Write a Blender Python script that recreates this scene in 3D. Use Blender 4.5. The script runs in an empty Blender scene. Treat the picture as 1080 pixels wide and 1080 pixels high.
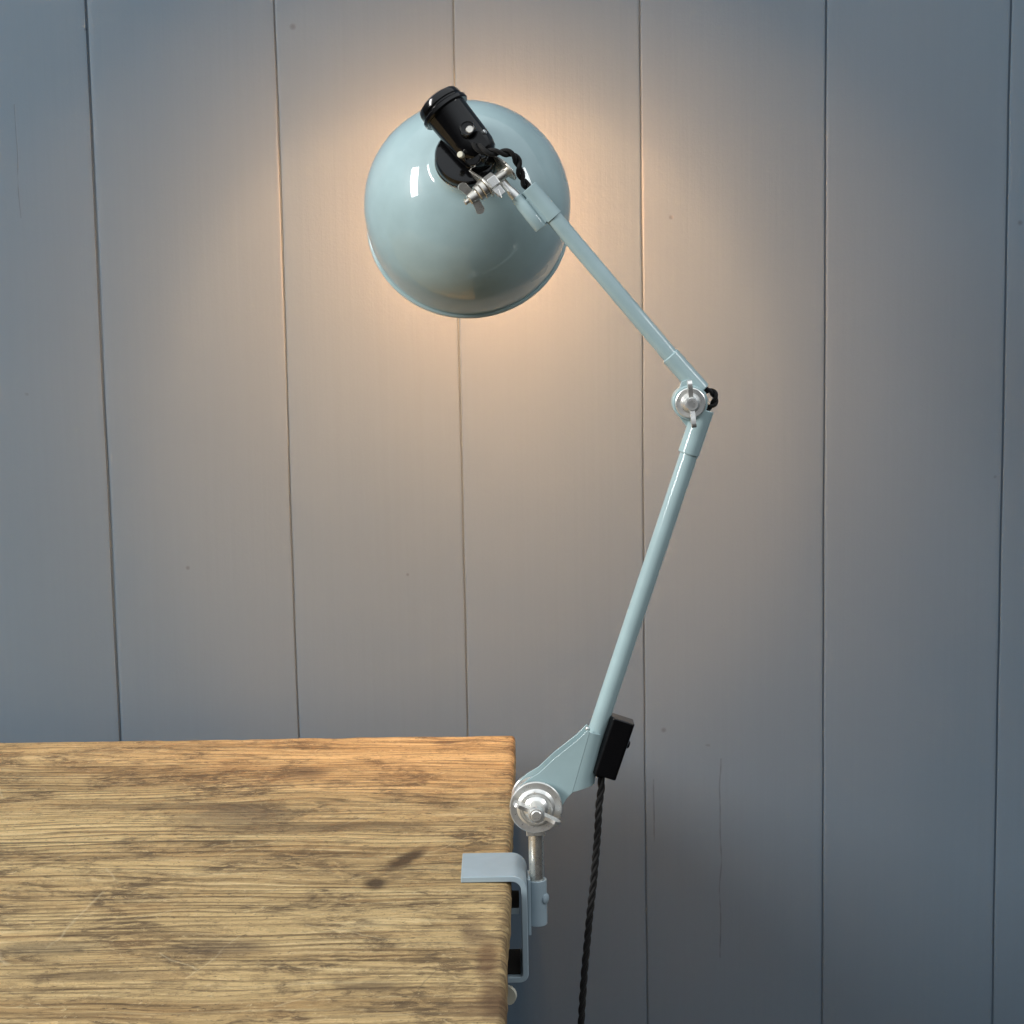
import bpy, bmesh, math, random
from mathutils import Vector, Matrix, noise
random.seed(7)
V = Vector
R = math.radians
S = bpy.context.scene
C = S.collection

# ------------------------------------------------------------------ camera
F = 2000.0                      # focal length in pixels of the 1080 px photograph
PITCH, ROLL = R(7.77), R(0.98)
CAM = V((0.0, 0.0, 1.24))
fwd = V((0, math.cos(PITCH), -math.sin(PITCH)))
r0 = V((1, 0, 0)); u0 = r0.cross(fwd)
right = r0 * math.cos(ROLL) - u0 * math.sin(ROLL)
up = r0 * math.sin(ROLL) + u0 * math.cos(ROLL)
cd = bpy.data.cameras.new('camera'); cam = bpy.data.objects.new('camera', cd); C.objects.link(cam)
m = Matrix((right, up, -fwd)).transposed().to_4x4(); m.translation = CAM
cam.matrix_world = m
cd.sensor_width = 36; cd.lens = 36 * F / 1080; cd.clip_start = 0.02; cd.clip_end = 60
S.camera = cam

# ------------------------------------------------------------------ world: dim room, light ceiling, dark floor
W = bpy.data.worlds.new('World'); S.world = W; W.use_nodes = True
wn, wl = W.node_tree.nodes, W.node_tree.links
bg = wn['Background']
tc = wn.new('ShaderNodeTexCoord'); sp = wn.new('ShaderNodeSeparateXYZ'); wr = wn.new('ShaderNodeValToRGB')
mr = wn.new('ShaderNodeMapRange'); mr.inputs[1].default_value = -1; mr.inputs[2].default_value = 1
wl.new(tc.outputs['Generated'], sp.inputs[0]); wl.new(sp.outputs[2], mr.inputs[0]); wl.new(mr.outputs[0], wr.inputs[0])
e = wr.color_ramp.elements
e[0].position = 0.0; e[0].color = (.020, .019, .018, 1)
e[1].position = 1.0; e[1].color = (1.2, 1.26, 1.31, 1)
for p, c in ((.40, (.03, .03, .03, 1)), (.54, (.19, .196, .205, 1)), (.80, (.88, .94, 1.0, 1))):
    k = e.new(p); k.color = c
fr = wn.new('ShaderNodeMapRange'); fr.inputs[1].default_value = 1; fr.inputs[2].default_value = -1; fr.inputs[3].default_value = 0.75; fr.inputs[4].default_value = 1.45
wl.new(sp.outputs[1], fr.inputs[0])
wm_ = wn.new('ShaderNodeMath'); wm_.operation = 'MULTIPLY'; wm_.inputs[1].default_value = 0.79       # strength of the room's light
wl.new(fr.outputs[0], wm_.inputs[0]); wl.new(wm_.outputs[0], bg.inputs[1])
wl.new(wr.outputs[0], bg.inputs[0])

# ------------------------------------------------------------------ lamps of the room: a tall window to the left
def area(name, loc, target, sx, sy, power, col, roll=0):
    d = bpy.data.lights.new(name, 'AREA'); d.shape = 'RECTANGLE'; d.size = sx; d.size_y = sy
    d.energy = power; d.color = col
    o = bpy.data.objects.new(name, d); C.objects.link(o); o.location = loc
    o.rotation_euler = (V(target) - V(loc)).to_track_quat('-Z', 'Y').to_euler(); o.rotation_euler.rotate_axis('Z', R(roll))
    return o
area('window_light', (-3.44, -0.18, 2.80), (-0.05, 1.5, 1.25), 0.62, 2.0, 185, (1.0, .98, .95), 17)
area('window_light', (2.3, 0.95, 2.35), (0.0, 1.5, 1.2), 0.35, 0.7, 12, (1.0, .99, .97))

S.view_settings.view_transform = 'Standard'; S.view_settings.look = 'None'
S.view_settings.exposure = 0.0; S.view_settings.gamma = 1.0; S.view_settings.use_curve_mapping = False
S.render.engine = 'CYCLES'

# ------------------------------------------------------------------ helpers
def ray(px, py):
    return (right * ((px - 540) / F) - up * ((py - 540) / F) + fwd)
Y0 = 1.5
def at(px, py, Y=Y0):
    d = ray(px, py); return CAM + d * (Y / d.y)
def onz(px, py, z):
    d = ray(px, py); return CAM + d * ((z - CAM.z) / d.z)
PX = (at(601, 600) - at(600, 600)).length         # metres per pixel in the plane of the arm
def rad(px): return px * PX

class MB:
    def __init__(s): s.v = []; s.f = []; s.mi = []
    def add(s, vs, fs, mi=0):
        n = len(s.v); s.v += [V(a) for a in vs]; s.f += [[i + n for i in f] for f in fs]; s.mi += [mi] * len(fs); return s
    def lathe(s, o, ax, prof, seg=48, cap0=True, cap1=True, mi=0, ref=None, ring=False):
        ax = V(ax).normalized(); a = V(ref) if ref else (V((0, 0, 1)) if abs(ax.z) < .9 else V((1, 0, 0)))
        e1 = (a - ax * a.dot(ax)).normalized(); e2 = ax.cross(e1)
        vs = []; fs = []; n = len(prof)
        for r, t in prof:
            for k in range(seg):
                w = 2 * math.pi * k / seg
                vs.append(V(o) + ax * t + (e1 * math.cos(w) + e2 * math.sin(w)) * r)
        for i in range(n if ring else n - 1):
            j = (i + 1) % n
            for k in range(seg):
                q = (k + 1) % seg
                fs.append([i * seg + k, i * seg + q, j * seg + q, j * seg + k])
        if not ring:
            if cap0: fs.append([k for k in range(seg)][::-1])
            if cap1: fs.append([(n - 1) * seg + k for k in range(seg)])
        return s.add(vs, fs, mi)
    def cyl(s, a, b, r, r2=None, seg=48, ch=0.0004):
        a, b = V(a), V(b); L = (b - a).length; r2 = r if r2 is None else r2
        return s.lathe(a, b - a, [(r - ch, 0), (r, ch), (r2, L - ch), (r2 - ch, L)], seg)
    def tube(s, path, r, seg=12):
        path = [V(p) for p in path]; n = len(path); vs = []; fs = []; e1 = None
        for i, p in enumerate(path):
            t = (path[min(i + 1, n - 1)] - path[max(i - 1, 0)]).normalized()
            if e1 is None:
                a = V((0, 1, 0)) if abs(t.y) < .9 else V((1, 0, 0)); e1 = a
            e1 = (e1 - t * e1.dot(t)).normalized(); e2 = t.cross(e1)
            for k in range(seg):
                w = 2 * math.pi * k / seg; vs.append(p + (e1 * math.cos(w) + e2 * math.sin(w)) * r)
        for i in range(n - 1):
            for k in range(seg):
                q = (k + 1) % seg; fs.append([i * seg + k, i * seg + q, (i + 1) * seg + q, (i + 1) * seg + k])
        fs.append(list(range(seg))[::-1]); fs.append([(n - 1) * seg + k for k in range(seg)])
        return s.add(vs, fs)
    def prism(s, poly, d):
        poly = [V(p) for p in poly]; n = len(poly); d = V(d)
        vs = poly + [p + d for p in poly]
        fs = [list(range(n))[::-1], [n + k for k in range(n)]]
        fs += [[k, (k + 1) % n, n + (k + 1) % n, n + k] for k in range(n)]
        return s.add(vs, fs)
    def box(s, c, a, b, d):
        c, a, b, d = V(c), V(a), V(b), V(d)
        return s.prism([c - a - b - d, c + a - b - d, c + a + b - d, c - a + b - d], d * 2)
    def sphere(s, c, r, ax=(0, 0, 1), seg=32):
        pr = [(max(r * math.sin(w), 1e-5), -r * math.cos(w)) for w in [math.pi * k / 16 for k in range(17)]]
        return s.lathe(c, ax, pr, seg)
    def build(s, name, mats, parent=None, bevel=0, ang=35, seg=2):
        me = bpy.data.meshes.new(name)
        off = V((0, 0, 0)); p = parent
        while p is not None: off += p.location; p = p.parent
        me.from_pydata([v - off for v in s.v], [], s.f)
        bm = bmesh.new(); bm.from_mesh(me); bmesh.ops.recalc_face_normals(bm, faces=bm.faces); bm.to_mesh(me); bm.free()
        for m_ in (mats if isinstance(mats, (list, tuple)) else [mats]): me.materials.append(m_)
        for i, x in enumerate(s.mi): me.polygons[i].material_index = x
        me.shade_smooth(); me.set_sharp_from_angle(angle=R(ang))
        o = bpy.data.objects.new(name, me); C.objects.link(o)
        if parent: o.parent = parent
        if bevel:
            b = o.modifiers.new('bevel', 'BEVEL'); b.width = bevel; b.segments = seg; b.limit_method = 'ANGLE'; b.angle_limit = R(40)
            b.harden_normals = True
        return o

def spline(pts, n=12):
    pts = [V(p) for p in pts]; P = [pts[0] * 2 - pts[1]] + pts + [pts[-1] * 2 - pts[-2]]; out = []
    for i in range(1, len(P) - 2):
        for k in range(n):
            t = k / n; a, b, c, d = P[i - 1], P[i], P[i + 1], P[i + 2]
            out.append(.5 * ((2 * b) + (c - a) * t + (2 * a - 5 * b + 4 * c - d) * t * t + (3 * b - a - 3 * c + d) * t ** 3))
    out.append(pts[-1]); return out

def twisted(name, path, r, pitch, mat, parent, strands=2, gap=1.0):
    """strands wound round one another along a path"""
    mb = MB(); L = 0; fr = []; e1 = None
    for i, p in enumerate(path):
        t = (path[min(i + 1, len(path) - 1)] - path[max(i - 1, 0)]).normalized()
        if e1 is None: e1 = V((0, 1, 0)) if abs(t.y) < .9 else V((1, 0, 0))
        e1 = (e1 - t * e1.dot(t)).normalized()
        if i: L += (path[i] - path[i - 1]).length * (1 + .35 * noise.noise(V((L * 9, 2, 5))))
        p = p + (e1 * noise.noise(V((L * 22, 0, 1))) + t.cross(e1) * noise.noise(V((L * 22, 9, 1)))) * r * .35
        fr.append((p, e1.copy(), t.cross(e1), L))
    for q in range(strands):
        mb.tube([p + (a * math.cos(2 * math.pi * (l / pitch + q / strands)) + b * math.sin(2 * math.pi * (l / pitch + q / strands))) * r * gap for p, a, b, l in fr], r, 10)
    return mb.build(name, mat, parent, ang=60)

# ------------------------------------------------------------------ materials
def nt(name):
    m_ = bpy.data.materials.new(name); m_.use_nodes = True
    n = m_.node_tree.nodes; return m_, n, m_.node_tree.links, n['Principled BSDF']
def N(n, t, **kw):
    x = n.new('ShaderNode' + t)
    for k, v in kw.items(): setattr(x, k, v)
    return x
def noise_node(n, l, src, scale, detail=4, rough=.55, dist=0.0):
    x = N(n, 'TexNoise'); x.inputs['Scale'].default_value = scale; x.inputs['Detail'].default_value = detail
    x.inputs['Roughness'].default_value = rough; x.inputs['Distortion'].default_value = dist
    if src is not None: l.new(src, x.inputs['Vector'])
    return x.outputs[0]
def ramp(n, l, src, *stops, interp='LINEAR'):
    x = N(n, 'ValToRGB'); el = x.color_ramp.elements; x.color_ramp.interpolation = interp
    while len(el) < len(stops): el.new(.5)
    for k, (p, c) in zip(el, stops):
        k.position = p; k.color = (c, c, c, 1) if isinstance(c, (int, float)) else (*c, 1)
    l.new(src, x.inputs[0]); return x.outputs[0]
def math_(n, l, op, a, b=None, c=None, clamp=False):
    x = N(n, 'Math', operation=op, use_clamp=clamp)
    for i, q in enumerate((a, b, c)):
        if q is None: continue
        if isinstance(q, (int, float)): x.inputs[i].default_value = q
        else: l.new(q, x.inputs[i])
    return x.outputs[0]
def mix(n, l, fac, a, b, mode='MIX'):
    x = N(n, 'Mix', data_type='RGBA', blend_type=mode)
    for i, q in ((0, fac), (6, a), (7, b)):
        if isinstance(q, (int, float)): x.inputs[i].default_value = q
        elif isinstance(q, tuple): x.inputs[i].default_value = (*q, 1)
        else: l.new(q, x.inputs[i])
    return x.outputs[2]
def mapping(n, l, src, scale):
    x = N(n, 'Mapping'); x.inputs['Scale'].default_value = scale; l.new(src, x.inputs['Vector']); return x.outputs[0]
def bump(n, l, b, h, strength, dist=.001):
    x = N(n, 'Bump'); x.inputs['Strength'].default_value = strength; x.inputs['Distance'].default_value = dist
    l.new(h, x.inputs['Height']); l.new(x.outputs[0], b.inputs['Normal']); return x

def paint(name, col, rough=.22, coat=.7, peel=.010):
    m_, n, l, b = nt(name)
    t = N(n, 'TexCoord').outputs['Object']
    a = noise_node(n, l, t, 38, 5)
    l.new(mix(n, l, ramp(n, l, a, (.35, 0.0), (.75, 1.0)), tuple(c * .93 for c in col), tuple(min(1, c * 1.05) for c in col)), b.inputs['Base Color'])
    l.new(ramp(n, l, noise_node(n, l, t, 22, 1), (.3, rough * .9), (.7, rough * 1.12)), b.inputs['Roughness'])
    b.inputs['Specular IOR Level'].default_value = .12; b.inputs['Coat Weight'].default_value = min(1, coat * 1.3); b.inputs['Coat Roughness'].default_value = .025
    bump(n, l, b, noise_node(n, l, t, 55, 1), peel, .0010)
    return m_
def metal(name, col, rough, scale=300, var=.12, met=1.0):
    m_, n, l, b = nt(name)
    t = N(n, 'TexCoord').outputs['Object']
    b.inputs['Metallic'].default_value = met
    a = noise_node(n, l, t, 160, 6, .6)
    l.new(mix(n, l, ramp(n, l, a, (.35, 0.0), (.7, 1.0)), tuple(c * (1 - var * 2) for c in col), col), b.inputs['Base Color'])
    l.new(ramp(n, l, noise_node(n, l, t, scale, 4), (.3, rough * .85), (.7, rough * 1.2)), b.inputs['Roughness'])
    bump(n, l, b, noise_node(n, l, t, 900, 3), .035, .0004)
    return m_
def black(name, rough, coat, col=(.008, .008, .009)):
    m_, n, l, b = nt(name)
    t = N(n, 'TexCoord').outputs['Object']
    b.inputs['Base Color'].default_value = (*col, 1); b.inputs['Specular IOR Level'].default_value = .38
    l.new(ramp(n, l, noise_node(n, l, t, 200, 4), (.3, rough * .7), (.7, rough * 1.5)), b.inputs['Roughness'])
    b.inputs['Coat Weight'].default_value = coat; b.inputs['Coat Roughness'].default_value = .08
    bump(n, l, b, noise_node(n, l, t, 500, 2), .05, .0004)
    return m_
def cloth(name):
    m_, n, l, b = nt(name)
    t = N(n, 'TexCoord').outputs['Object']
    l.new(mix(n, l, ramp(n, l, noise_node(n, l, t, 1500, 2), (.4, 0.0), (.65, 1.0)), (.003, .003, .003), (.014, .0135, .013)), b.inputs['Base Color'])
    b.inputs['Roughness'].default_value = .75
    b.inputs['Sheen Weight'].default_value = .05; b.inputs['Specular IOR Level'].default_value = .3
    bump(n, l, b, noise_node(n, l, t, 1800, 2), .5, .0004)
    return m_
PAINT = paint('pale_blue_enamel', (.345, .468, .485), .30)
PAINT_CLAMP = paint('blue_grey_enamel', (.33, .415, .465), .35, .25, .05)
WHITE = paint('aluminium_paint_inside', (.62, .61, .59))
ZINC = metal('bright_zinc', (.92, .92, .89), .30, var=.05, met=.84)
NICKEL = metal('worn_nickel', (.78, .75, .68), .28, var=.05, met=.90)
BAKE = black('black_bakelite', .12, .12, (.003, .003, .0035))
CORD = cloth('black_braid')
CERAM = paint('cream_ceramic', (.75, .72, .58))

def glow():
    m_, n, l, b = nt('warm_glowing_glass')
    b.inputs['Base Color'].default_value = (.9, .85, .75, 1)
    b.inputs['Emission Color'].default_value = (1.0, .50, .20, 1)
    b.inputs['Emission Strength'].default_value = 18
    m_.cycles.emission_sampling = 'NONE'
    return m_
GLOW = glow()

# ------------------------------------------------------------------ table geometry numbers
YF, YB = 1.470, 1.532                  # front and back of the clamp
zt = at(486, 932, YF).z                # table top height
TH = 0.024                             # board thickness
corner = onz(543.5, 774.5, zt)
TYAW = R(-0.75)
YW = corner.y + 0.075                  # wall face

# ------------------------------------------------------------------ wall
def wall_material(cracks):
    m_, n, l, b = nt('blue_grey_wall_paint')
    t = N(n, 'TexCoord').outputs['Object']
    sx = N(n, 'SeparateXYZ'); l.new(t, sx.inputs[0]); X, Z = sx.outputs[0], sx.outputs[2]
    big = noise_node(n, l, t, 3.0, 4)
    col = mix(n, l, ramp(n, l, big, (.3, 0.0), (.7, 1.0)), (.103, .146, .190), (.113, .158, .203))
    streak = noise_node(n, l, mapping(n, l, t, (160, 160, 3)), 1, 4, .6)
    col = mix(n, l, ramp(n, l, streak, (.35, .0), (.75, .30)), col, (.095, .134, .175))
    bd = noise_node(n, l, mapping(n, l, t, (4.3, 0, .25)), 1, 1)
    col = mix(n, l, ramp(n, l, bd, (.35, .0), (.65, .35)), col, (.128, .171, .213))
    crk = None
    for x0, z0, z1, w, ph in cracks:
        wig = noise_node(n, l, mapping(n, l, t, (0, 0, 9)), 1, 1.5);
        dx = math_(n, l, 'ADD', math_(n, l, 'SUBTRACT', X, x0), math_(n, l, 'MULTIPLY', math_(n, l, 'SUBTRACT', wig, .5), .022 * ph))
        k = math_(n, l, 'SUBTRACT', 1.0, math_(n, l, 'DIVIDE', math_(n, l, 'ABSOLUTE', dx), w), clamp=True)
        gate = math_(n, l, 'MULTIPLY', math_(n, l, 'GREATER_THAN', Z, z0), math_(n, l, 'LESS_THAN', Z, z1))
        brk = ramp(n, l, noise_node(n, l, mapping(n, l, t, (0, 0, 30)), 1 + .1 * ph, 2), (.36, .15), (.55, 1.0))
        k = math_(n, l, 'MULTIPLY', math_(n, l, 'MULTIPLY', k, gate), brk)
        crk = k if crk is None else math_(n, l, 'MAXIMUM', crk, k)
    for px, py, r_ in ((309, 28, 2.6), (198, 599, 1.8), (430, 606, 1.3), (708, 229, 1.8), (700, 770, 2.2), (1076, 235, 2.2), (90, 31, 1.2)):
        p = at(px, py, YW); rr = r_ * .00097
        dx = math_(n, l, 'POWER', math_(n, l, 'ABSOLUTE', math_(n, l, 'SUBTRACT', X, p.x)), 2); dz = math_(n, l, 'POWER', math_(n, l, 'ABSOLUTE', math_(n, l, 'SUBTRACT', Z, p.z)), 2)
        k = ramp(n, l, math_(n, l, 'DIVIDE', math_(n, l, 'SQRT', math_(n, l, 'ADD', dx, dz)), rr * 1.6), (.3, .8), (1.0, 0.0))
        crk = math_(n, l, 'MAXIMUM', crk, k)
    spot = ramp(n, l, noise_node(n, l, t, 55, 2, .4), (.80, 0.0), (.82, .5))
    dark = math_(n, l, 'MAXIMUM', crk, spot)
    col = mix(n, l, math_(n, l, 'MULTIPLY', dark, .6), col, (.035, .04, .045))
    l.new(col, b.inputs['Base Color'])
    b.inputs['Roughness'].default_value = .42
    b.inputs['Specular IOR Level'].default_value = .35
    h = math_(n, l, 'ADD', math_(n, l, 'MULTIPLY', streak, .5), math_(n, l, 'MULTIPLY', noise_node(n, l, t, 380, 3), .35))
    h = math_(n, l, 'ADD', h, math_(n, l, 'MULTIPLY', noise_node(n, l, mapping(n, l, t, (9, 9, 1.2)), 1, 3), 3.0))
    h = math_(n, l, 'SUBTRACT', h, math_(n, l, 'MULTIPLY', crk, .8))
    bump(n, l, b, h, .27, .0012)
    return m_

def build_wall():
    gx = [(116, .0028), (307.5, .0015), (488.5, .0014), (679, .0012), (869, .0017), (1057, .0022)]
    g = [(at(p, 540, YW).x, w) for p, w in gx]
    st = .1835
    for k in range(1, 6):
        g.insert(0, (g[0][0] - st, .0025)); g.append((g[-1][0] + st, .0025))
    zs = [0.0 + i * .02 for i in range(116)]
    mb = MB(); cols = []
    def wob(i, z): return (noise.noise(V((i * 7.3, z * 2.2, 1.7))) * .0022 + noise.noise(V((i * 3.1, z * 9, 4.2))) * .0007)
    x_l, x_r = g[0][0] - .1, g[-1][0] + .1
    strips = [(lambda z: x_l, lambda z: 0)]
    for i, (x, w) in enumerate(g):
        oy = random.uniform(-.0007, .0007)
        wi = lambda z, i=i, w=w: w * (1 + .45 * noise.noise(V((i * 2.9, z * 5, 8))))
        # board edge eased by a small round, then the dark slot
        for dx, dy in ((-2.6, 0), (-1.4, .00010), (-.66, .0004), (-.44, .0023), (.44, .0023), (.66, .0004), (1.4, .00010), (2.6, 0)):
            strips.append((lambda z, x=x, i=i, dx=dx, wi=wi: x + wob(i, z) + dx * wi(z), lambda z, dy=dy: dy))
    strips.append((lambda z: x_r, lambda z: 0))
    n = len(strips)
    vs = [V((fx(z), YW + fy(z), z)) for z in zs for fx, fy in strips]
    fs = [[a * n + k, a * n + k + 1, (a + 1) * n + k + 1, (a + 1) * n + k] for a in range(len(zs) - 1) for k in range(n - 1)]
    mb.add(vs, fs)
    # back and edges so that the wall has a thickness
    z0, z1 = zs[0], zs[-1]
    mb.prism([(x_l, YW + .012, z0), (x_r, YW + .012, z0), (x_r, YW + .06, z0), (x_l, YW + .06, z0)], (0, 0, z1 - z0))
    cr = []
    for px, ya, yb, w, ph in ((690, 822, 888, .0010, .5), (760, 800, 1010, .0011, .9)):
        a, b = at(px, yb, YW), at(px, ya, YW); cr.append((a.x, a.z, b.z, w, ph))
    cr.append((at(20, 200, YW).x, at(20, 230, YW).z, at(20, 110, YW).z, .0008, .5))
    o = mb.build('board_wall', wall_material(cr), None, ang=50)
    o['label'] = 'blue-grey painted wall of wide vertical boards behind the table and lamp'; o['category'] = 'wall'
    return o
build_wall()

# ------------------------------------------------------------------ table
def wood_material():
    m_, n, l, b = nt('worn_pine')
    t = N(n, 'TexCoord').outputs['Object']
    s = N(n, 'SeparateXYZ'); l.new(t, s.inputs[0]); X, Y = s.outputs[0], s.outputs[1]
    # slow sideways drift of the growth rings along the board
    w1 = noise_node(n, l, mapping(n, l, t, (1.6, 7, 7)), 1, 3, .5)
    w2 = noise_node(n, l, mapping(n, l, t, (7, 34, 34)), 1, 3, .55)
    yy = math_(n, l, 'ADD', Y, math_(n, l, 'ADD', math_(n, l, 'MULTIPLY', w1, .11), math_(n, l, 'MULTIPLY', w2, .010)))
    vec = N(n, 'CombineXYZ'); l.new(math_(n, l, 'MULTIPLY', X, .35), vec.inputs[0]); l.new(yy, vec.inputs[1])
    v = vec.outputs[0]
    w3 = noise_node(n, l, mapping(n, l, t, (5, 45, 45)), 1, 4, .6)
    dens = noise_node(n, l, mapping(n, l, t, (1.1, 10, 10)), 2.7, 2)
    ph = math_(n, l, 'ADD', math_(n, l, 'MULTIPLY', yy, 96), math_(n, l, 'MULTIPLY', w3, 1.5))
    saw = math_(n, l, 'FRACT', ph)
    wn_ = N(n, 'TexWhiteNoise', noise_dimensions='1D'); l.new(math_(n, l, 'FLOOR', ph), wn_.inputs['W'])
    brk = noise_node(n, l, mapping(n, l, t, (14, 60, 60)), 1, 4, .65)
    ringk = math_(n, l, 'MULTIPLY', ramp(n, l, wn_.outputs[0], (0.0, .35), (1.0, 1.0)), math_(n, l, 'MULTIPLY', ramp(n, l, dens, (.30, .30), (.50, 1.0)), ramp(n, l, brk, (.34, .45), (.54, 1.0))))
    line = math_(n, l, 'MULTIPLY', ramp(n, l, saw, (0.0, .55), (.14, 0.0), (.50, 0.0), (.80, .75), (.93, 1.0), (1.0, .55)), ringk)
    rings = math_(n, l, 'SUBTRACT', 1.0, line)
    fine = noise_node(n, l, mapping(n, l, v, (16, 190, 1)), 1, 5, .68)         # fibres
    broad = noise_node(n, l, mapping(n, l, v, (2.2, 22, 1)), 1, 3, .5)         # bands of darker and paler wood
    base = mix(n, l, ramp(n, l, broad, (.30, 0.0), (.66, 1.0)), (.43, .280, .122), (.73, .530, .255))
    base = mix(n, l, math_(n, l, 'MULTIPLY', line, .82), base, (.125, .075, .034))
    base = mix(n, l, ramp(n, l, fine, (.34, .95), (.47, 0.0)), base, (.120, .072, .032))
    base = mix(n, l, ramp(n, l, fine, (.54, 0.0), (.66, .65)), base, (.86, .68, .38))
    # grey-brown wear in patches broken up by ragged dashes
    wear = noise_node(n, l, mapping(n, l, t, (11, 16, 16)), 1, 7, .68, .8)
    wearf = noise_node(n, l, mapping(n, l, t, (60, 120, 60)), 1, 5, .72, .9)
    wm = math_(n, l, 'MULTIPLY', ramp(n, l, wear, (.46, 0.0), (.60, 1.0)), ramp(n, l, wearf, (.43, .15), (.54, 1.0)))
    base = mix(n, l, math_(n, l, 'MULTIPLY', wm, .86), base, (.105, .066, .034))
    warm = noise_node(n, l, mapping(n, l, t, (3, 9, 9)), 3.1, 3)
    base = mix(n, l, ramp(n, l, warm, (.55, 0.0), (.72, .30)), base, (.48, .27, .105))
    pit = noise_node(n, l, mapping(n, l, t, (75, 190, 75)), 1, 3, .6)
    base = mix(n, l, ramp(n, l, pit, (.30, .85), (.38, 0.0)), base, (.10, .066, .036))
    # pale scuffs, crumbly
    sc = noise_node(n, l, mapping(n, l, t, (75, 95, 75)), 1, 6, .78, 2.2)
    base = mix(n, l, ramp(n, l, sc, (.575, 0.0), (.65, .5)), base, (.84, .67, .39))
    scd = noise_node(n, l, mapping(n, l, t, (80, 110, 60)), 1.3, 6, .78, 2.0)
    base = mix(n, l, ramp(n, l, scd, (.35, .8), (.43, 0.0)), base, (.115, .070, .034))
    # scratches across the grain
    sm = None
    for (xa, ya, xb, yb, w_, pale) in SCR:
        a = MW.inverted() @ onz(xa, ya, zt); b2 = MW.inverted() @ onz(xb, yb, zt); c_ = (a + b2) / 2; d_ = b2 - a
        mp = N(n, 'Mapping', vector_type='TEXTURE'); mp.inputs['Location'].default_value = (c_.x, c_.y, 0)
        mp.inputs['Rotation'].default_value = (0, 0, math.atan2(d_.y, d_.x)); mp.inputs['Scale'].default_value = (d_.length / 2, w_, 1)
        tw = N(n, 'Vector Math'.replace(' ', ''), operation='MULTIPLY_ADD'); 
        nz = N(n, 'TexNoise'); nz.inputs['Scale'].default_value = 30; l.new(t, nz.inputs['Vector'])
        l.new(nz.outputs['Color'], tw.inputs[0]); tw.inputs[1].default_value = (.012, .012, 0); l.new(t, tw.inputs[2])
        l.new(tw.outputs[0], mp.inputs['Vector'])
        sp_ = N(n, 'SeparateXYZ'); l.new(mp.outputs[0], sp_.inputs[0])
        k = math_(n, l, 'MULTIPLY', math_(n, l, 'LESS_THAN', math_(n, l, 'ABSOLUTE', sp_.outputs[0]), 1.0), math_(n, l, 'SUBTRACT', 1.0, math_(n, l, 'ABSOLUTE', sp_.outputs[1]), clamp=True))
        base = mix(n, l, math_(n, l, 'MULTIPLY', k, .30 if pale else .4), base, (.86, .72, .46) if pale else (.12, .08, .045))
    # knots and stains at their own places on the board
    for (px, py, lx, ly, rot, st, colr) in KNOTS:
        p = MW.inverted() @ onz(px, py, zt)
        mp = N(n, 'Mapping', vector_type='TEXTURE'); mp.inputs['Location'].default_value = (p.x, p.y, 0); mp.inputs['Rotation'].default_value = (0, 0, rot)
        mp.inputs['Scale'].default_value = (lx, ly, 1)
        l.new(t, mp.inputs['Vector'])
        sp_ = N(n, 'SeparateXYZ'); l.new(mp.outputs[0], sp_.inputs[0])
        d = math_(n, l, 'SQRT', math_(n, l, 'ADD', math_(n, l, 'POWER', math_(n, l, 'ABSOLUTE', sp_.outputs[0]), 2), math_(n, l, 'POWER', math_(n, l, 'ABSOLUTE', sp_.outputs[1]), 2)))
        d = math_(n, l, 'ADD', d, math_(n, l, 'MULTIPLY', math_(n, l, 'SUBTRACT', wearf, .5), .9))
        base = mix(n, l, ramp(n, l, d, (.40, st), (.95, 0.0)), base, colr)
    # joint between the back board and the next one
    pj = (MW.inverted() @ onz(200, 887, zt)).y
    jd = math_(n, l, 'ABSOLUTE', math_(n, l, 'ADD', math_(n, l, 'SUBTRACT', Y, pj), math_(n, l, 'MULTIPLY', math_(n, l, 'SUBTRACT', w1, .5), .006)))
    jm = math_(n, l, 'MULTIPLY', ramp(n, l, jd, (.0006, 1.0), (.0022, 0.0)), ramp(n, l, math_(n, l, 'ADD', X, 1.0, clamp=True), (.72, .85), (.86, .12)))
    base = mix(n, l, math_(n, l, 'MULTIPLY', jm, .7), base, (.06, .045, .03))
    # dirt worked into the end of the boards
    base = mix(n, l, math_(n, l, 'MULTIPLY', ramp(n, l, math_(n, l, 'ADD', X, math_(n, l, 'MULTIPLY', wearf, .02)), (0.0, 0.0), (.012, .55)), ramp(n, l, wearf, (.4, .3), (.6, 1.0))), base, (.16, .085, .035))
    l.new(base, b.inputs['Base Color'])
    b.inputs['Roughness'].default_value = .62; b.inputs['Specular IOR Level'].default_value = .3
    h = math_(n, l, 'ADD', math_(n, l, 'MULTIPLY', rings, .8), math_(n, l, 'MULTIPLY', fine, .8))
    h = math_(n, l, 'ADD', h, math_(n, l, 'ADD', math_(n, l, 'MULTIPLY', wearf, .5), math_(n, l, 'MULTIPLY', sc, .8)))
    h = math_(n, l, 'SUBTRACT', h, math_(n, l, 'MULTIPLY', jm, 1.6))
    bump(n, l, b, h, .9, .0040)
    return m_

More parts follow.
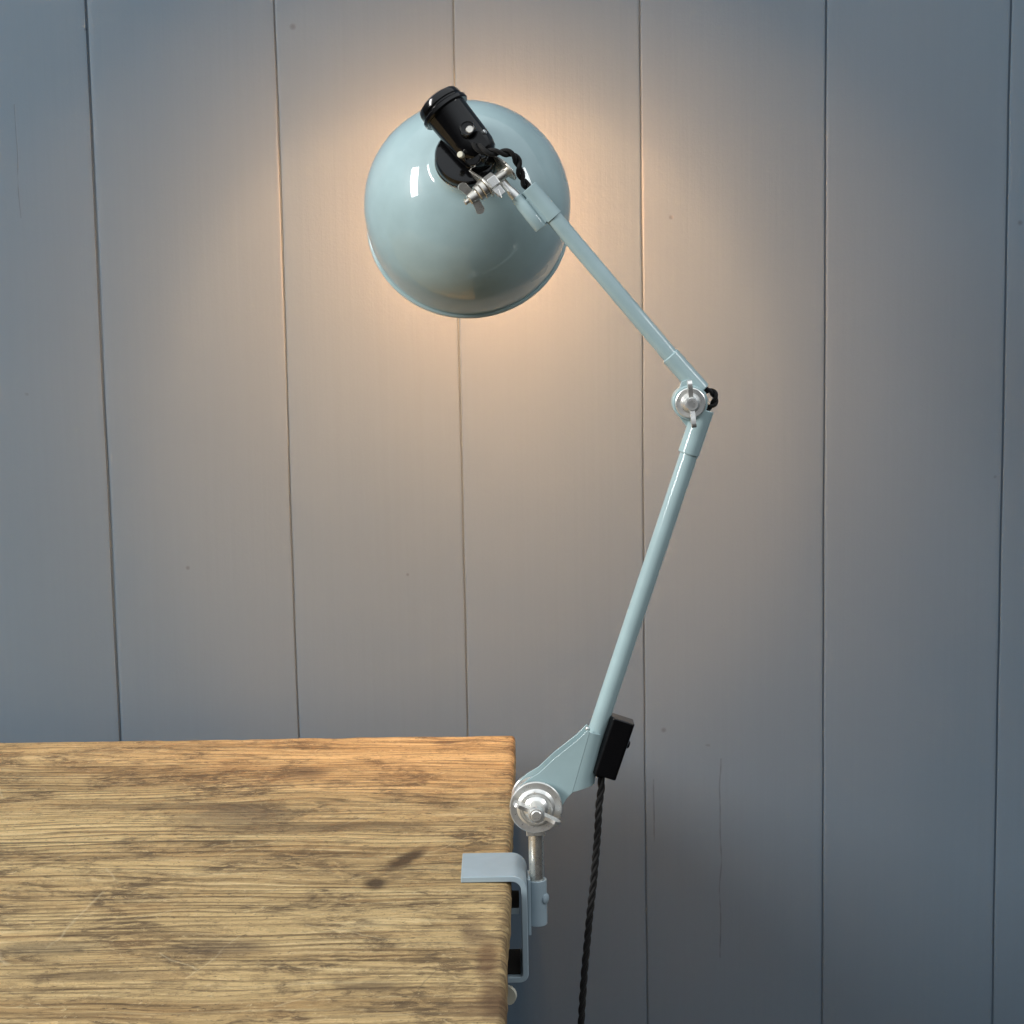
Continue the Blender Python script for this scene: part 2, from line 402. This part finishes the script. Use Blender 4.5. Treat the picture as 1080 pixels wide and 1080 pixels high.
tab = bpy.data.objects.new('wooden_table', None); C.objects.link(tab)
tab.location = (corner.x, corner.y, 0); tab.rotation_euler = (0, 0, TYAW)
tab['label'] = 'worn pine table with scratched grainy top under the lamp clamp'; tab['category'] = 'table'
MW = Matrix.Translation(V((corner.x, corner.y, zt))) @ Matrix.Rotation(TYAW, 4, 'Z')
KNOTS = [(428, 906, .013, .046, R(-24), .9, (.075, .042, .021)), (396, 932, .013, .020, 0, .9, (.070, .042, .022)),
         (418, 925, .010, .010, 0, .5, (.11, .07, .04)), (470, 783, .020, .010, 0, .8, (.11, .07, .04)),
         (325, 815, .028, .030, 0, .55, (.12, .08, .045)), (250, 860, .07, .05, 0, .6, (.13, .095, .06)),
         (390, 1040, .03, .014, 0, .5, (.10, .065, .036)), (235, 1000, .05, .025, 0, .5, (.12, .08, .05)),
         (45, 1000, .05, .02, 0, .5, (.14, .11, .07)), (500, 985, .012, .04, 0, .5, (.15, .09, .05)), (514, 1012, .010, .06, 0, .65, (.12, .055, .025)), (522, 1052, .014, .05, 0, .7, (.10, .05, .024)), (505, 1066, .03, .02, 0, .45, (.13, .07, .035)), (180, 850, .12, .016, 0, .5, (.11, .07, .038)), (330, 872, .14, .02, 0, .55, (.12, .078, .042)), (90, 1030, .08, .012, 0, .5, (.11, .07, .038))]
SCR = [(60, 998, 118, 938, .0016, 1), (2, 992, 17, 1014, .0022, 1), (120, 912, 134, 925, .0016, 1), (300, 1012, 372, 1000, .0012, 0), (150, 965, 205, 955, .0014, 1), (330, 972, 420, 988, .0011, 1),
       (205, 1030, 262, 985, .0012, 1), (20, 1050, 70, 1062, .0014, 0), (440, 1052, 470, 1020, .0012, 0), (240, 900, 300, 884, .0012, 1), (360, 870, 395, 858, .0012, 1), (150, 940, 200, 948, .0014, 0),
       (260, 945, 330, 930, .0012, 1), (100, 830, 160, 836, .0012, 0), (455, 900, 500, 880, .0010, 1), (55, 905, 100, 895, .0012, 1), (420, 965, 480, 955, .0011, 1), (180, 1002, 215, 1020, .0016, 1), (300, 1060, 350, 1040, .0012, 1), (0, 800, 12, 840, .0016, 1)]
def build_top():
    bm = bmesh.new()
    LX, LY = 1.35, .85
    nx, ny = 300, 190
    bmesh.ops.create_grid(bm, x_segments=nx, y_segments=ny, size=.5)
    for v in bm.verts: v.co = V(((v.co.x - .5) * LX, (v.co.y - .5) * LY, 0))
    r = .0060
    # boundary is carried down over a worn round
    be = [e_ for e_ in bm.edges if e_.is_boundary]
    for k in range(1, 7):
        ret = bmesh.ops.extrude_edge_only(bm, edges=be)
        nv = [x for x in ret['geom'] if isinstance(x, bmesh.types.BMVert)]
        be = [x for x in ret['geom'] if isinstance(x, bmesh.types.BMEdge) and x.is_boundary]
        a0, a1 = (k - 1) / 6 * math.pi / 2, k / 6 * math.pi / 2
        do = r * (math.sin(a1) - math.sin(a0)); dz = -r * (math.cos(a0) - math.cos(a1))
        for v in nv:
            ox = do if v.co.x > -1e-6 - r + 0 and v.co.x >= -1e-5 else (-do if v.co.x <= -LX + 1e-5 else 0)
            oy = do if v.co.y >= -1e-5 else (-do if v.co.y <= -LY + 1e-5 else 0)
            v.co += V((ox, oy, dz))
    ret = bmesh.ops.extrude_edge_only(bm, edges=be)
    nv = [x for x in ret['geom'] if isinstance(x, bmesh.types.BMVert)]
    for v in nv: v.co.z = -TH
    be = [x for x in ret['geom'] if isinstance(x, bmesh.types.BMEdge) and x.is_boundary]
    bmesh.ops.contextual_create(bm, geom=be)
    for v in bm.verts:                       # the outermost line is the table's edge
        v.co.x -= r; v.co.y -= r
    for v in bm.verts:
        c = v.co
        if c.z > -.02:
            z = noise.noise(V((c.x * 6, c.y * 55, 3))) * .0005 + noise.noise(V((c.x * 3, c.y * 9, 9))) * .0007
            edge = max(0, 1 - min(-c.x, -c.y) / .03)
            z += edge * (noise.noise(V((c.x * 40, c.y * 40, 1))) * .0011 - .0004)
            c.z += z
        if c.x > -.02: c.x += noise.noise(V((c.y * 60, c.z * 90, 5))) * .0015 + noise.noise(V((c.y * 9, 1, 2))) * .0009
        if c.y > -.02: c.y += noise.noise(V((c.x * 30, c.z * 60, 7))) * .0010 + noise.noise(V((c.x * 6, 3, 2))) * .0018
    me = bpy.data.meshes.new('tabletop'); bmesh.ops.recalc_face_normals(bm, faces=bm.faces); bm.to_mesh(me); bm.free()
    me.materials.append(wood_material()); me.shade_smooth(); me.set_sharp_from_angle(angle=R(60))
    o = bpy.data.objects.new('tabletop', me); C.objects.link(o); o.parent = tab; o.location = (0, 0, zt)
    return me.materials[0]
WOOD = build_top()
for lx, ly in ((-.24, -.14), (-.24, -.70), (-1.15, -.14), (-1.15, -.70)):
    mb = MB().prism([(lx - .035, ly - .035, 0), (lx + .035, ly - .035, 0), (lx + .035, ly + .035, 0), (lx - .035, ly + .035, 0)], (0, 0, zt - TH))
    me = bpy.data.meshes.new('leg'); me.from_pydata(mb.v, [], mb.f); me.materials.append(WOOD)
    o = bpy.data.objects.new('leg', me); C.objects.link(o); o.parent = tab

# ------------------------------------------------------------------ lamp
T = V((0, -1, 0)); ZU = V((0, 0, 1)); XR = V((1, 0, 0))
lamp = bpy.data.objects.new('clamp_lamp', None); C.objects.link(lamp)
pc = at(567, 950); lamp.location = (pc.x, pc.y, zt)
lamp['label'] = 'pale blue jointed metal lamp clamped to the table edge, round shade glowing at the wall'; lamp['category'] = 'lamp'

def blade(mb, c, ax, d, inner, outer, w, th):
    """one rounded wing of a wing nut: d outwards, ax along the bolt"""
    d = V(d).normalized(); ax = V(ax).normalized(); nn = ax.cross(d).normalized(); c = V(c)
    pts = [(inner, -w * .45), (inner + (outer - inner) * .5, -w * .35), (outer - w * .2, -w * .30)]
    for k in range(9):
        a = -math.pi / 2 + math.pi * k / 8
        pts.append((outer - w * .35 + math.cos(a) * w * .35, w * .12 + math.sin(a) * w * .42))
    pts += [(inner + (outer - inner) * .5, w * .42), (inner, w * .30)]
    mb.prism([c + d * a + ax * b - nn * th / 2 for a, b in pts], nn * th)
    return mb

# --- clamp
def build_clamp():
    xl = at(486, 929, YF).x; xo = at(557, 985, YF).x; t = .0050
    z1 = zt + .0004; z2 = z1 + t; zb = at(550, 1037, YF).z
    r1, r2 = .0125, .0075
    xi = xo - t
    out = [(xl, z2)]; inn = [(xl, z1)]
    for k in range(9):
        a = math.pi / 2 * (1 - k / 8)
        out.append((xo - r1 + math.cos(a) * r1, z2 - r1 + math.sin(a) * r1))
        inn.append((xo - r1 + math.cos(a) * (r1 - t), z2 - r1 + math.sin(a) * (r1 - t)))
    for k in range(9):
        a = -math.pi / 2 * k / 8
        out.append((xo - r2 + math.cos(a) * r2, zb + r2 + math.sin(a) * r2))
        inn.append((xo - r2 + math.cos(a) * (r2 - t), zb + r2 + math.sin(a) * (r2 - t)))
    xe = at(500, 1034, YF).x
    out.append((xe, zb)); inn.append((xe, zb + t))
    poly = [V((x, YF, z)) for x, z in out] + [V((x, YF, z)) for x, z in inn[::-1]]
    # quads along the bar rather than one big polygon
    mb = MB(); n = len(out)
    d = V((0, YB - YF, 0))
    a = [V((x, YF, z)) for x, z in out]; b = [V((x, YF, z)) for x, z in inn]
    vs = a + b + [p + d for p in a] + [p + d for p in b]; fs = []
    for k in range(n - 1):
        fs += [[k, k + 1, n + k + 1, n + k], [2 * n + k, 3 * n + k, 3 * n + k + 1, 2 * n + k + 1],
               [k, 2 * n + k, 2 * n + k + 1, k + 1], [n + k, n + k + 1, 3 * n + k + 1, 3 * n + k]]
    fs += [[0, n, 3 * n, 2 * n], [n - 1, 3 * n - 1, 4 * n - 1, 2 * n - 1]]
    mb.add(vs, fs)
    cl = mb.build('clamp', PAINT_CLAMP, lamp, bevel=.0009)
    # sleeve welded to the outside of the bar: a strap rolled round the post
    cx = at(567, 950).x; rr = xo + .0001; r_o = cx - xo
    za, zc = at(567, 927).z, at(567, 974).z
    r_o = max(r_o, rad(9.4)); cxx = xo + r_o - .0006
    sl = MB(); sl.lathe((cxx, Y0, zc), ZU, [(rad(8.2), 0), (r_o, 0), (r_o, za - zc), (rad(8.2), za - zc)], 48, ring=True)
    sl.box((xo + .0015, Y0, (za + zc) / 2 - .001), (.0012, 0, 0), (0, .0125, 0), (0, 0, (za - zc) / 2 + .0045))
    so = sl.build('sleeve', PAINT_CLAMP, lamp, bevel=.0005)
    p = V((cxx + r_o * .80, Y0 - r_o * .45, at(575, 946).z))
    MB().lathe(p, (.8, -.45, 0), [(.0045, 0), (.0044, .0012), (.003, .0022), (.0008, .0026)], 20).build('set_screw', PAINT_CLAMP, so)
    # pad under the board, screw and wing
    sx = at(516, 1000, 1.50).x; zp = zt - TH - .0006
    xp = at(548, 966, 1.479).x; pd = MB(); pd.box((xp - .026, Y0 + .001, zp - .0026), (.026, 0, 0), (0, .022, 0), (0, 0, .0024)); pd.cyl((sx, Y0 + .001, zp - .0095), (sx, Y0 + .001, zp - .0045), .011)
    sc = MB().cyl((sx, Y0 + .001, zp - .006), (sx, Y0 + .001, zb - .012), .0048).build('clamp_screw', NICKEL, lamp)
    pdo = pd.build('pressure_pad', PAINT_CLAMP, sc, bevel=.0005)
    MB().box((xp - .0265, Y0 + .001, zp - .0001), (.0262, 0, 0), (0, .0205, 0), (0, 0, .00055)).build('shadow_slab', CORD, pdo)  # added black slab: stands in for the shadow between pad and board
    MB().box((xi - .024, (YF + YB) / 2 + .002, zb + t + .0007), (.0225, 0, 0), (0, .0270, 0), (0, 0, .0006)).build('shadow_slab', CORD, lamp)  # added black sheet darkening the lower lip, in place of the shadow there
    wg = MB(); wg.cyl((sx, Y0 + .001, zb - .026), (sx, Y0 + .001, zb - .011), .0075)
    for sgn in (-1, 1): blade(wg, (sx, Y0 + .001, zb - .019), (0, 0, -1), (sgn, -.25 * sgn, 0), .006, .0225, .018, .0042)
    wg.build('wing_screw_head', CERAM, sc, bevel=.0008)
    return cxx
PCX = build_clamp()

# --- post and base joint
KJ = at(565, 846); KJ = V((KJ.x, Y0, KJ.z))
def build_base():
    zc = at(567, 965).z
    MB().lathe((PCX, Y0, zc), ZU, [(rad(8), 0), (rad(8), KJ.z - .020 - zc), (rad(7.5), KJ.z - .012 - zc)], 40).build('post', NICKEL, lamp)
    lug = MB()
    lug.lathe(KJ + T * -.0075, T, [(rad(25), 0), (rad(26.5), .0015), (rad(26.5), .0135), (rad(25), .015)], 64)
    lug.box((PCX, Y0, KJ.z - .0185), (.0078, 0, 0), (0, .0070, 0), (0, 0, .008))
    lo = lug.build('joint_lug', ZINC, lamp, bevel=.0006)
    # big front washer with a raised inner ring
    w = MB(); w.lathe(KJ + T * .0125, T, [(rad(26), 0), (rad(28), .0006), (rad(28), .0030), (rad(27.2), .0038), (rad(20.5), .0034), (rad(19.2), .0046), (rad(17.6), .0066), (rad(16.2), .0066), (rad(14.8), .0052), (rad(11), .0046)], 72)
    w.build('washer', ZINC, lamp)
    w = MB(); w.lathe(KJ + T * -.0175, T, [(rad(24), 0), (rad(26), .0008), (rad(26), .0034), (rad(25), .0042)], 64)
    w.lathe(KJ + T * -.0225, T, [(rad(12), 0), (rad(13), .001), (rad(13), .006)], 24)
    w.build('washer', ZINC, lamp)
    b = MB().cyl(KJ + T * -.024, KJ + T * .040, rad(5.6)).build('bolt', ZINC, lamp)
    nb = MB(); nb.lathe(KJ + T * .0168, T, [(rad(13.5), 0), (rad(13.2), .002), (rad(9.6), .0045), (rad(8.8), .010), (rad(8.4), .0205), (rad(7.4), .0217)], 40)
    c = KJ + T * .030
    for d in (V((-25, 0, 13)), V((25, 0, -11))): blade(nb, c, T, d, rad(5), rad(27), .0135, .0030)
    nb.build('wing_nut', ZINC, b, bevel=.0006)
build_base()

# --- lower arm with its folded sheet foot
def sh(p, Y=Y0): q = at(p[0], p[1], Y); return q
lt_a, lt_b = at(623, 790), at(735, 454)
def build_lower():
    MB().cyl(lt_a, lt_b, rad(9.6)).build('lower_tube', PAINT, lamp)
    h = .0104                                        # half distance between the two cheeks (outside)
    ax = (at(726.5, 479) - at(630, 769)).normalized(); nr = V((ax.z, 0, -ax.x))          # to the right of the arm
    cheek = [(619.5, 769.5), (608, 781), (585, 799), (568, 815), (556, 822), (548, 829), (543, 840), (543, 855), (550, 866), (563, 870),
             (577, 867), (587, 858), (592, 850), (597, 842)]
    A = at(621.5, 769); A.y = Y0
    Bq = at(603.5, 832); Bq.y = Y0
    poly = [at(a, b - 3) for a, b in cheek] + [V((q.x, Y0, q.z)) for q in (Bq, A)]
    mb = MB(); t = .0018
    for s_ in (-1, 1):
        ps = [V((p.x, Y0 + s_ * h, p.z)) for p in poly]
        mb.prism(ps, (0, -s_ * t, 0))
    # rolled web joining both cheeks on the right side
    ns, nk = 14, 16; vs = []; fs = []
    for i in range(ns + 1):
        f = i / ns; c = A.lerp(Bq, f)
        bul = rad(17) * (1 - f) + rad(21) * f
        for lay, dr in ((0, 0), (1, t)):
            for k in range(nk + 1):
                a = -math.pi / 2 + math.pi * k / nk
                vs.append(c + nr * (math.cos(a) * (bul - dr)) + ax * (math.cos(a) * rad(13) * f ** 3) + V((0, math.sin(a) * (h - dr), 0)))
    row = 2 * (nk + 1)
    for i in range(ns):
        for k in range(nk):
            a, b = i * row + k, (i + 1) * row + k
            fs.append([a, a + 1, b + 1, b]); a += nk + 1; b += nk + 1; fs.append([a, b, b + 1, a + 1])
    for i in (0, ns):
        for k in range(nk): a = i * row + k; fs.append([a, a + 1, a + nk + 2, a + nk + 1])
    mb.add(vs, fs)
    ft = mb.build('arm_foot', PAINT, lamp, bevel=.0004)
    MB().sphere(at(619.5, 768.5, Y0 - .003), rad(2.2)).build('rivet', ZINC, ft)
build_lower()

# --- elbow
EJ = at(727, 424); EJ = V((EJ.x, Y0, EJ.z))
def build_elbow():
    lo = MB().cyl(at(725.8, 479), at(742.2, 431.2), rad(11.2), ch=.0006)
    lo.lathe(EJ + T * -.0105, T, [(rad(17), 0), (rad(18), .0008), (rad(18), .0092), (rad(17.3), .010)], 48)
    p = at(737, 443)
    lo.prism([at(714, 437) + V((0, .0095, 0)), at(728, 455) + V((0, .0095, 0)), at(746, 436) + V((0, .0095, 0)), at(730, 420) + V((0, .0095, 0))], (0, -.0085, 0))
    lo.build('elbow_collar', PAINT, lamp, bevel=.0005)
    up_ = MB().cyl(at(706.4, 374.6), at(739.9, 412.4), rad(9.9), ch=.0006)
    up_.lathe(EJ + T * .0004, T, [(rad(17), 0), (rad(18.4), .0008), (rad(18.4), .0072), (rad(17.5), .0082)], 48)
    up_.prism([at(718, 402) + V((0, -.0075, 0)), at(714, 413) + V((0, -.0075, 0)), at(735, 432) + V((0, -.0075, 0)), at(744, 414) + V((0, -.0075, 0)), at(728, 398) + V((0, -.0075, 0))], (0, .0072, 0))
    up_.build('elbow_collar', PAINT, lamp, bevel=.0005)
    b = MB().cyl(EJ + T * -.014, EJ + T * .0225, rad(4.6)).build('bolt', ZINC, lamp)
    MB().lathe(EJ + T * .0084, T, [(rad(15), 0), (rad(15.8), .0005), (rad(15.8), .0018), (rad(15), .0023), (rad(10.5), .0021), (rad(10), .003), (rad(9), .0032)], 48).build('washer', ZINC, b)
    nb = MB().lathe(EJ + T * .0112, T, [(rad(9.5), 0), (rad(9.2), .0015), (rad(7.4), .003), (rad(6.9), .0105), (rad(6.2), .0113)], 36)
    for d in (V((-.09, 0, 1)), V((.10, 0, -1))): blade(nb, EJ + T * .0175, T, d, rad(4), rad(25), .0105, .0036)
    nb.build('wing_nut', ZINC, b, bevel=.0005)
    path = spline([at(738, 411), at(745, 411.5), at(751.5, 413), at(755, 420), at(752, 427.5), at(746, 431), at(741, 435)], 10)
    twisted('elbow_wire', path, rad(2.0), .016, CORD, lamp)
build_elbow()

# --- upper arm
def build_upper():
    MB().cyl(at(580, 224.5), at(712, 381), rad(8.5)).build('upper_tube', PAINT, lamp)
    a, b = at(557.3, 198), at(584.5, 229.6)
    d = (b - a).normalized()
    c = MB(); L = (b - a).length
    c.lathe(a, d, [(rad(7.6), .012), (rad(7.6), 0), (rad(9.2), 0), (rad(9.7), .0004), (rad(9.7), L - .0004), (rad(9.2), L), (rad(8.0), L)], 48)
    c.build('end_collar', PAINT, lamp)
    p, q = at(544.5, 207.5, Y0 - .002), at(571, 241, Y0 - .002)
    L = (q - p).length
    s = MB().lathe(p, q - p, [(rad(5.6), 0), (rad(6.4), .0006), (rad(6.4), .006), (rad(7.0), .0068), (rad(7.0), L - .0006), (rad(6.5), L)], 40)
    n_ = V((.72, 0, .69))
    s.box((p + q) / 2 + n_ * rad(8) + d * .003, d * L * .38, n_ * rad(3), (0, .0025, 0))
    s.build('pin_socket', PAINT, lamp, bevel=.0004)
    MB().lathe(at(547, 211, Y0 - .002), -d, [(rad(5.4), 0), (rad(5.4), .0085), (rad(4.2), .0105), (rad(4.2), .024)], 32).build('swivel_pin', ZINC, lamp)
build_upper()

# --- head: shade, holder, bracket
AXE = R(22.0)
AX = V((.012, -math.cos(AXE), math.sin(AXE))).normalized()        # from the opening to the crown
FC = at(491, 163.5, Y0 + .014)                                       # centre of the holder's face
HF = .134
RC = FC - AX * HF                                                  # centre of the rim
def build_shade():
    pr = [(.0838, 0), (.0850, .008), (.0858, .018), (.0862, .030)]
    zc, RR = .036, .0862
    for k in range(0, 25):
        a = k / 24 * R(66); pr.append((RR * math.cos(a), zc + RR * math.sin(a)))
    for r_, z_ in ((.0310, .1163), (.0284, .1177), (.0264, .1197), (.0252, .1220), (.0246, .1234)): pr.append((r_, z_))
    inner = [(max(r_ - .0014, .01), z_ - (.0012 if z_ > .06 else 0)) for r_, z_ in pr]
    mb = MB()
    mb.lathe(RC, AX, pr, 128, False, False)
    mb.lathe(RC, AX, inner[::-1], 128, False, False, mi=1)
    # rolled rim
    bead = [(.0846 + .0019 * math.cos(a), -.0012 + .0024 * math.sin(a)) for a in [2 * math.pi * k / 12 for k in range(12)]]
    mb.lathe(RC, AX, bead, 128, ring=True)
    sh_ = mb.build('shade', [PAINT, WHITE], lamp, ang=50)
    bl = MB()
    bl.lathe(RC, AX, [(.001, .0675), (.010, .0685), (.016, .0725), (.0195, .079), (.0202, .086), (.019, .093), (.016, .099), (.0135, .104), (.0130, .107), (.0130, .110)], 48)
    ld = bpy.data.lights.new('bulb_light', 'POINT'); ld.energy = 45; ld.color = (1.0, .485, .195); ld.shadow_soft_size = .0300
    lo = bpy.data.objects.new('bulb_light', ld); C.objects.link(lo); lo.location = RC + AX * .0875 - lamp.location; lo.parent = lamp
    bl.build('bulb', GLOW, lamp)
    MB().lathe(RC, AX, [(.0160, .103), (.0172, .105), (.0172, .120)], 32).build('bulb_socket', BAKE, lamp)
build_shade()

def build_holder():
    mb = MB()
    mb.lathe(RC, AX, [(.0232, .1228), (.0242, .1242), (.0243, .128), (.0243, .1325), (.0230, HF + .001), (.020, HF + .0015)], 64)
    ho = mb.build('lamp_holder', BAKE, lamp)
    # the handle-like switch barrel leaning away up and left
    B0 = at(505, 161, Y0 + .004); ce = at(462, 107.3, Y0 + .016)
    bx = (ce - B0).normalized(); L = (ce - B0).length
    br = MB()
    br.lathe(B0, bx, [(rad(14), -.006), (rad(18.5), -.003), (rad(20.8), .003), (rad(21.4), .010), (rad(22.4), L - .0125), (rad(23.0), L - .0115)], 64)
    bo = br.build('barrel', BAKE, lamp)
    cp = MB()
    cp.lathe(B0, bx, [(rad(21), L - .0118), (rad(25.4), L - .0120), (rad(26.6), L - .0110), (rad(26.6), L - .0084), (rad(25.4), L - .0074), (rad(23.4), L - .0066), (rad(23.4), L - .0056), (rad(24.6), L - .0048),
                      (rad(24.4), L - .0020), (rad(23), L + .0005), (rad(18), L + .0025), (rad(9), L + .0034), (.0003, L + .0037)], 64)
    cp.build('barrel_cap', BAKE, bo)
    # cheek block between barrel and base, with terminal lugs
    bk = MB()
    bk.lathe(at(505, 158, Y0 + .010), (.62, -.35, .30), [(rad(16), -.012), (rad(19.5), -.0105), (rad(20), -.002), (rad(20), .0035), (rad(17.5), .0055)], 48)
    bk.lathe(at(494, 137.5, Y0 - .010), (-.1, -1, .25), [(rad(9), -.006), (rad(8.4), .004), (rad(7.2), .0062), (rad(6.6), .0055), (rad(3), .0052)], 32)
    bk.lathe(at(499, 166, Y0 - .006), (-.3, -1, .1), [(rad(10), -.012), (rad(9.5), .0), (rad(8), .002)], 24)
    bk.box(at(505, 150, Y0 - .006), bx * rad(9), bx.cross(T) * rad(8), T * .006)
    bk.build('terminal_block', BAKE, ho, bevel=.0006)
    s1 = MB().lathe(at(485.5, 163, Y0 - .012), (-.25, -1, .1), [(rad(3.4), -.004), (rad(3.4), .0), (rad(2.6), .0008)], 20)
    s1.build('screw', CERAM, ho)
    s2 = MB().lathe(at(495.5, 136.5, Y0 - .0155), (-.1, -1, .25), [(rad(4.2), -.003), (rad(4.2), .0), (rad(3.4), .0007)], 20)
    s2.build('screw', NICKEL, ho)
    s3 = MB().lathe(at(510.5, 139.5, Y0 - .004), (.62, -.35, .5), [(rad(2.6), -.003), (rad(2.6), .001), (rad(2), .0016)], 20)
    s3.build('screw', ZINC, ho)
    path = spline([at(500, 152, Y0 - .012), at(507, 157, Y0 - .015), at(516, 160, Y0 - .016), at(527, 160.5, Y0 - .014), at(538, 161.5, Y0 - .011), at(545, 168, Y0 - .008), at(548, 180, Y0 - .005),
                   at(551.5, 191, Y0 - .002), at(557, 198, Y0), at(563, 205, Y0)], 10)
    twisted('head_wire', path, rad(2.35), .022, CORD, lamp)
build_holder()

def build_bracket():
    a = at(490.7, 214, Y0 - .012); b = at(541, 176, Y0 - .004)
    bx = (b - a).normalized(); tot = (b - a).length
    P = lambda px: a + bx * rad(px)
    e1 = (bx.cross(V((0, 1, 0)))).normalized()
    if e1.z < 0: e1 = -e1                               # up-left in the picture, square to the bolt
    e2 = bx.cross(e1).normalized()
    if e2.y < 0: e2 = -e2                               # towards the shade
    bolt = MB()
    bolt.lathe(a, bx, [(rad(1.6), -rad(1)), (rad(2.6), 0), (rad(2.6), rad(4)), (rad(3.4), rad(4.5)), (rad(3.4), rad(40)), (rad(5.4), rad(41)), (rad(5.4), rad(55)), (rad(4.6), rad(57))], 28)
    bo = bolt.build('bolt', NICKEL, lamp)
    nut = MB().lathe(P(4.5), bx, [(rad(4.4), 0), (rad(5.6), rad(1)), (rad(6.6), rad(9)), (rad(6.2), rad(10))], 28)
    for s_ in (-1, 1): blade(nut, P(9), -bx, e1 * s_ + T * .25 * s_, rad(4), rad(19), .0085, .0026)
    nut.build('wing_nut', NICKEL, bo, bevel=.0004)
    wsh = MB()
    wsh.lathe(P(15.0), bx, [(rad(7.6), 0), (rad(8.6), rad(.8)), (rad(8.6), rad(4.6)), (rad(7.6), rad(5.2))], 36)
    wsh.lathe(P(20.4), bx, [(rad(8.8), 0), (rad(9.6), rad(.7)), (rad(9.6), rad(5)), (rad(8.8), rad(5.6))], 36)
    wsh.build('washer', NICKEL, bo)
    # two ears, reaching back from the bolt to the holder
    def ear(px, th, back):
        c = P(px); d = (e1 * .45 + e2 * .9).normalized(); q = bx.cross(d).normalized(); pts = []
        for k in range(13):
            w = math.pi / 2 + math.pi * k / 12; pts.append(c + d * math.cos(w) * rad(12) + q * math.sin(w) * rad(12))
        pts += [c + d * back - q * rad(13), c + d * back + q * rad(13)]
        return pts, bx * th
    br = MB()
    for px, th, back in ((26.3, .0018, .030), (55, .0018, .030)):
        pts, d = ear(px, th, back); br.prism(pts, d)
    d = (e1 * .45 + e2 * .9).normalized(); q = bx.cross(d).normalized()
    br.box((P(26.3) + P(57)) / 2 + d * .0295, bx * rad(15), q * rad(13), d * .0010)
    br.build('bracket', NICKEL, lamp, bevel=.0004)
    # eye of the swivel pin: a faceted block between the ears
    ey = MB().lathe(P(29.5), bx, [(rad(8.8), 0), (rad(9.6), rad(.8)), (rad(9.6), rad(10.2)), (rad(8.8), rad(11))], 6, ref=e1)
    dn = (at(571, 241) - at(544.5, 207.5)).normalized()
    ey.box(P(35) + dn * rad(9), bx * rad(4.6), dn * rad(7), T * .0042)
    ey.prism([P(30) + dn * rad(9) + T * .004, P(33) + dn * rad(19) + T * .004, P(36) + dn * rad(9) + T * .004], T * .0016)
    ey.build('pin_eye', ZINC, lamp, bevel=.0006)
build_bracket()

# --- in-line switch and power cord
def build_switch():
    ax = (at(669, 764) - at(647.8, 826)); ax.y = 0; ax.normalize(); nr = V((ax.z, 0, -ax.x))
    c = at(646.2, 787.2); c.y = Y0
    mb = MB(); hw, hl = rad(13.6), rad(32.5); dp = .0092
    prof = [(-hw, -dp + .004), (-hw + .003, -dp), (hw - .0016, -dp), (hw, -dp + .0016), (hw, dp), (-hw, dp)]
    mb.prism([c - ax * hl + nr * a + V((0, b, 0)) for a, b in prof], ax * 2 * hl)
    o = mb.build('cord_switch', BAKE, lamp, bevel=.0021, seg=3)
    p = c + nr * hw + ax * rad(7)
    MB().lathe(p - nr * .001, nr, [(.0035, 0), (.0034, .0022), (.0025, .0032), (.0005, .0035)], 20).build('switch_button', BAKE, o)
    g = c - ax * hl - nr * rad(5)
    MB().lathe(g + ax * .001, -ax, [(.0052, 0), (.0048, .002), (.004, .0035)], 20).build('cord_grip', BAKE, o)
    path = spline([g + ax * .004, at(634.5, 830), at(632, 850), at(630, 880), at(626.5, 924), at(621.3, 972.6), at(616.5, 1024), at(613, 1080), at(611, 1150), at(612, 1250), at(616, 1400), at(620, 1600)], 22)
    twisted('power_cord', path, rad(1.95), .028, CORD, lamp, strands=3, gap=1.1)
build_switch()
